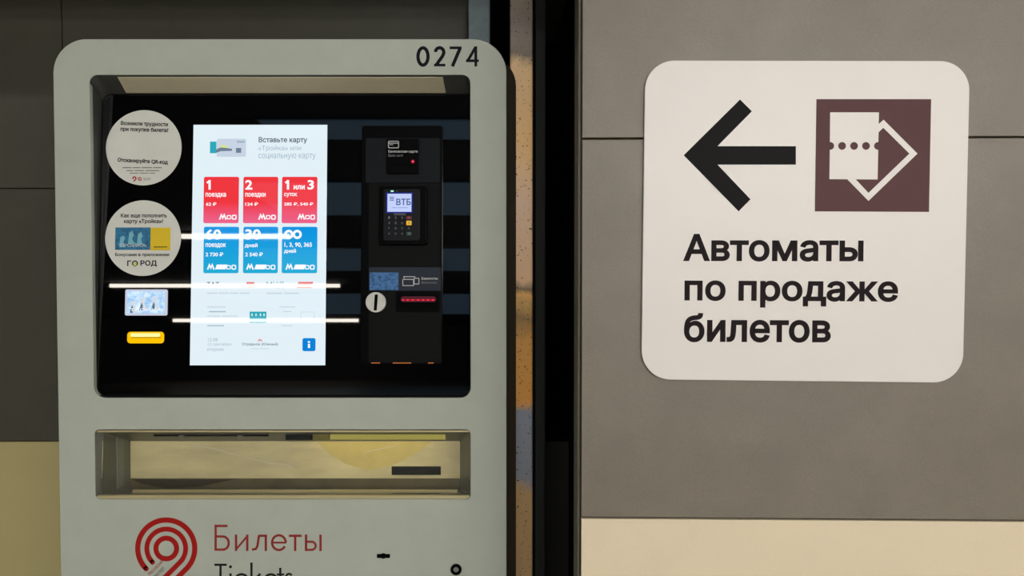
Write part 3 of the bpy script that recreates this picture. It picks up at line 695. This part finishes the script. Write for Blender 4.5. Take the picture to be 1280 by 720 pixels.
# ---- emblem and lettering low on the fascia
trz = lambda x, y: (140+x/4.571, 620+y/4.571)
cx, cy = 310, 300
def hook(r): return [(cx+r*math.cos(math.radians(a)), cy+r*math.sin(math.radians(a))) for a in range(135, 406, 6)] + [(cx+r*.7071-230, cy+r*.7071+230)]
em = strokes('transport_emblem', FRONT, [(hook(163), 30, False), (hook(111), 28, False), (arc(cx, cy, 59, 0, 360, 40)[:-1], 29, True)], trz, .0004, M['ink_red'], TM, caps=True)
text('emblem_lettering', 'Московский', FRONT, (182, 707, 206, 712), .0003, M['ink_red'], em, .0, math.radians(45))
text('emblem_lettering', 'транспорт', FRONT, (187, 715, 209, 720), .0003, M['ink'], em, .0, math.radians(45))
SW = 13.5
strokes('tickets_lettering', FRONT, [
    bar(592, 164, 592, 313, SW), bar(586, 171, 660, 171, SW), ([(592, 231)]+arc(634, 269, 33, -88, 88, 14, 37.5)+[(592, 306)], SW, False),
    bar(709, 220, 709, 314, SW), bar(773, 220, 773, 314, SW), bar(709, 305, 773, 229, SW-2),
    bar(879, 220, 879, 314, SW), bar(886, 227, 836, 227, SW), ([(840, 227), (831, 286), (822, 302), (800, 306)], SW, False),
    (arc(954, 266, 39, 30, 360, 26, 42), SW, False), bar(915, 266, 996, 266, 11),
    bar(1047, 222, 1047, 314, SW), bar(1011, 227, 1084, 227, SW),
    bar(1109, 220, 1109, 314, SW), ([(1109, 261)]+arc(1142, 284, 22, -88, 88, 12, 23)+[(1109, 307)], SW-1, False), bar(1192, 220, 1192, 314, SW)],
    trz, .0004, mat('brick red ink', (140, 34, 26), .5), TM)
SW = 13
strokes('tickets_lettering', FRONT, [
    bar(585, 393, 656, 393, SW), bar(620, 393, 620, 536, SW),
    bar(677, 442, 677, 536, SW), (disc(677, 404, 4, 12), 9, True),
    (arc(741, 490, 41, -45, -315, 22, 43), SW, False),
    bar(797, 380, 797, 536, SW), bar(797, 496, 848, 444, SW), bar(812, 482, 856, 536, SW),
    (arc(908, 490, 39, 30, 360, 24, 43), SW, False), bar(869, 490, 948, 490, 11),
    bar(962, 410, 962, 536, SW), bar(942, 448, 984, 448, 12),
    (arc(1012, 464, 17, -30, -200, 12, 20)+[(1010, 490), (1024, 506)]+arc(1010, 514, 17, -10, 170, 12, 18), SW-1, False)],
    trz, .0004, M['ink'], TM)
# locks
lk = pbox('small_lock', FRONT, 471, 692.6, 487.5, 697.6, 0, .0008, M['blackm'], TM, 1)
pbox('lock_bolt', FRONT, 476, 691.8, 482, 698.3, 0, .0012, M['blackm'], lk, 2)
c = FRONT.px(570.2, 711.4)
rl = frame('round_lock', FRONT, disc(*c, 7*K), [disc(*c, 3.4*K, 24)], 0, .004, M['blackp'], TM, .0006)
prism('lock_core', FRONT, disc(*c, 3.5*K, 24), 0, .002, M['steel'], rl)

# ------------------------------------------------------------------ white direction sign
sq = pxrect(RIGHT, 804, 75.8, 1208.2, 476.5, .006)
sg = empty('direction_sign', RIGHT.pt((sq[0]+sq[2])/2, sq[1], 0))
tag(sg, 'white square sign with black arrow and ticket pictogram on grey wall', 'sign')
TILT = math.radians(-.45)
cu_, cv_ = (sq[0]+sq[2])/2, (sq[1]+sq[3])/2
SG = Plane(RIGHT.o, RIGHT.u, RIGHT.v)
def rot(p): x, y = p[0]-cu_, p[1]-cv_; return (cu_+x*math.cos(TILT)-y*math.sin(TILT), cv_+x*math.sin(TILT)+y*math.cos(TILT))
KS = (sq[2]-sq[0])/404
bd = prism('sign_board', SG, [rot(p) for p in rrect(*sq, 37*KS, 14)], 0, .006, M['sign'], sg, .0008)
z2 = lambda p: (790+p[0]/2.909, 60+p[1]/2.909)
hS = .006
ppoly('arrow', SG, [z2(p) for p in ((188, 390), (393, 187), (436, 230), (311, 357), (596, 357), (596, 424), (311, 424), (431, 550), (388, 594))][::-1], hS, hS+.0004, M['sign_black'], sg)
pg = ppoly('pictogram_tile', SG, [z2(p) for p in ((671, 186), (1088, 186), (1080, 596), (665, 594))][::-1], hS, hS+.0004, M['sign_brown'], sg)
ppoly('pictogram_ticket', SG, [z2(p) for p in ((721, 234), (898, 234), (893, 478), (718, 477))][::-1], hS+.0004, hS+.0008, M['sign'], pg)
ppoly('pictogram_arrowhead', SG, [z2(p) for p in ((894, 279), (915, 261), (1038, 384), (860, 556), (782, 476), (812, 476), (860, 527), (1009, 384), (914, 290), (894, 309))][::-1], hS+.0004, hS+.0008, M['sign'], pg)
for i, x in enumerate((721, 764, 807.5, 851, 894.5)):
    r_ = 14/2.909
    pts = [(790+x/2.909+r_*math.cos(t), 60+356/2.909+r_*math.sin(t)) for t in [2*math.pi*k/24 for k in range(24)]]
    if i == 0: pts = [(max(px_, 790+718/2.909), py_) for px_, py_ in pts]
    if i == 4: pts = [(min(px_, 790+897/2.909), py_) for px_, py_ in pts]
    ppoly('pictogram_dot', SG, pts[::-1], hS+.0008, hS+.0010, M['sign_brown'], pg)
text('lettering', 'Автоматы', SG, (854, 292.4, 1079.5, 327), hS, M['sign_text'], sg, .028, TILT*.3, res=6)
text('lettering', 'по продаже', SG, (855.5, 351, 1122.5, 384.8), hS, M['sign_text'], sg, .028, TILT*.6, res=6)
text('lettering', 'билетов', SG, (855, 391.6, 1038.6, 428.2), hS, M['sign_text'], sg, .028, TILT*.3, res=6)
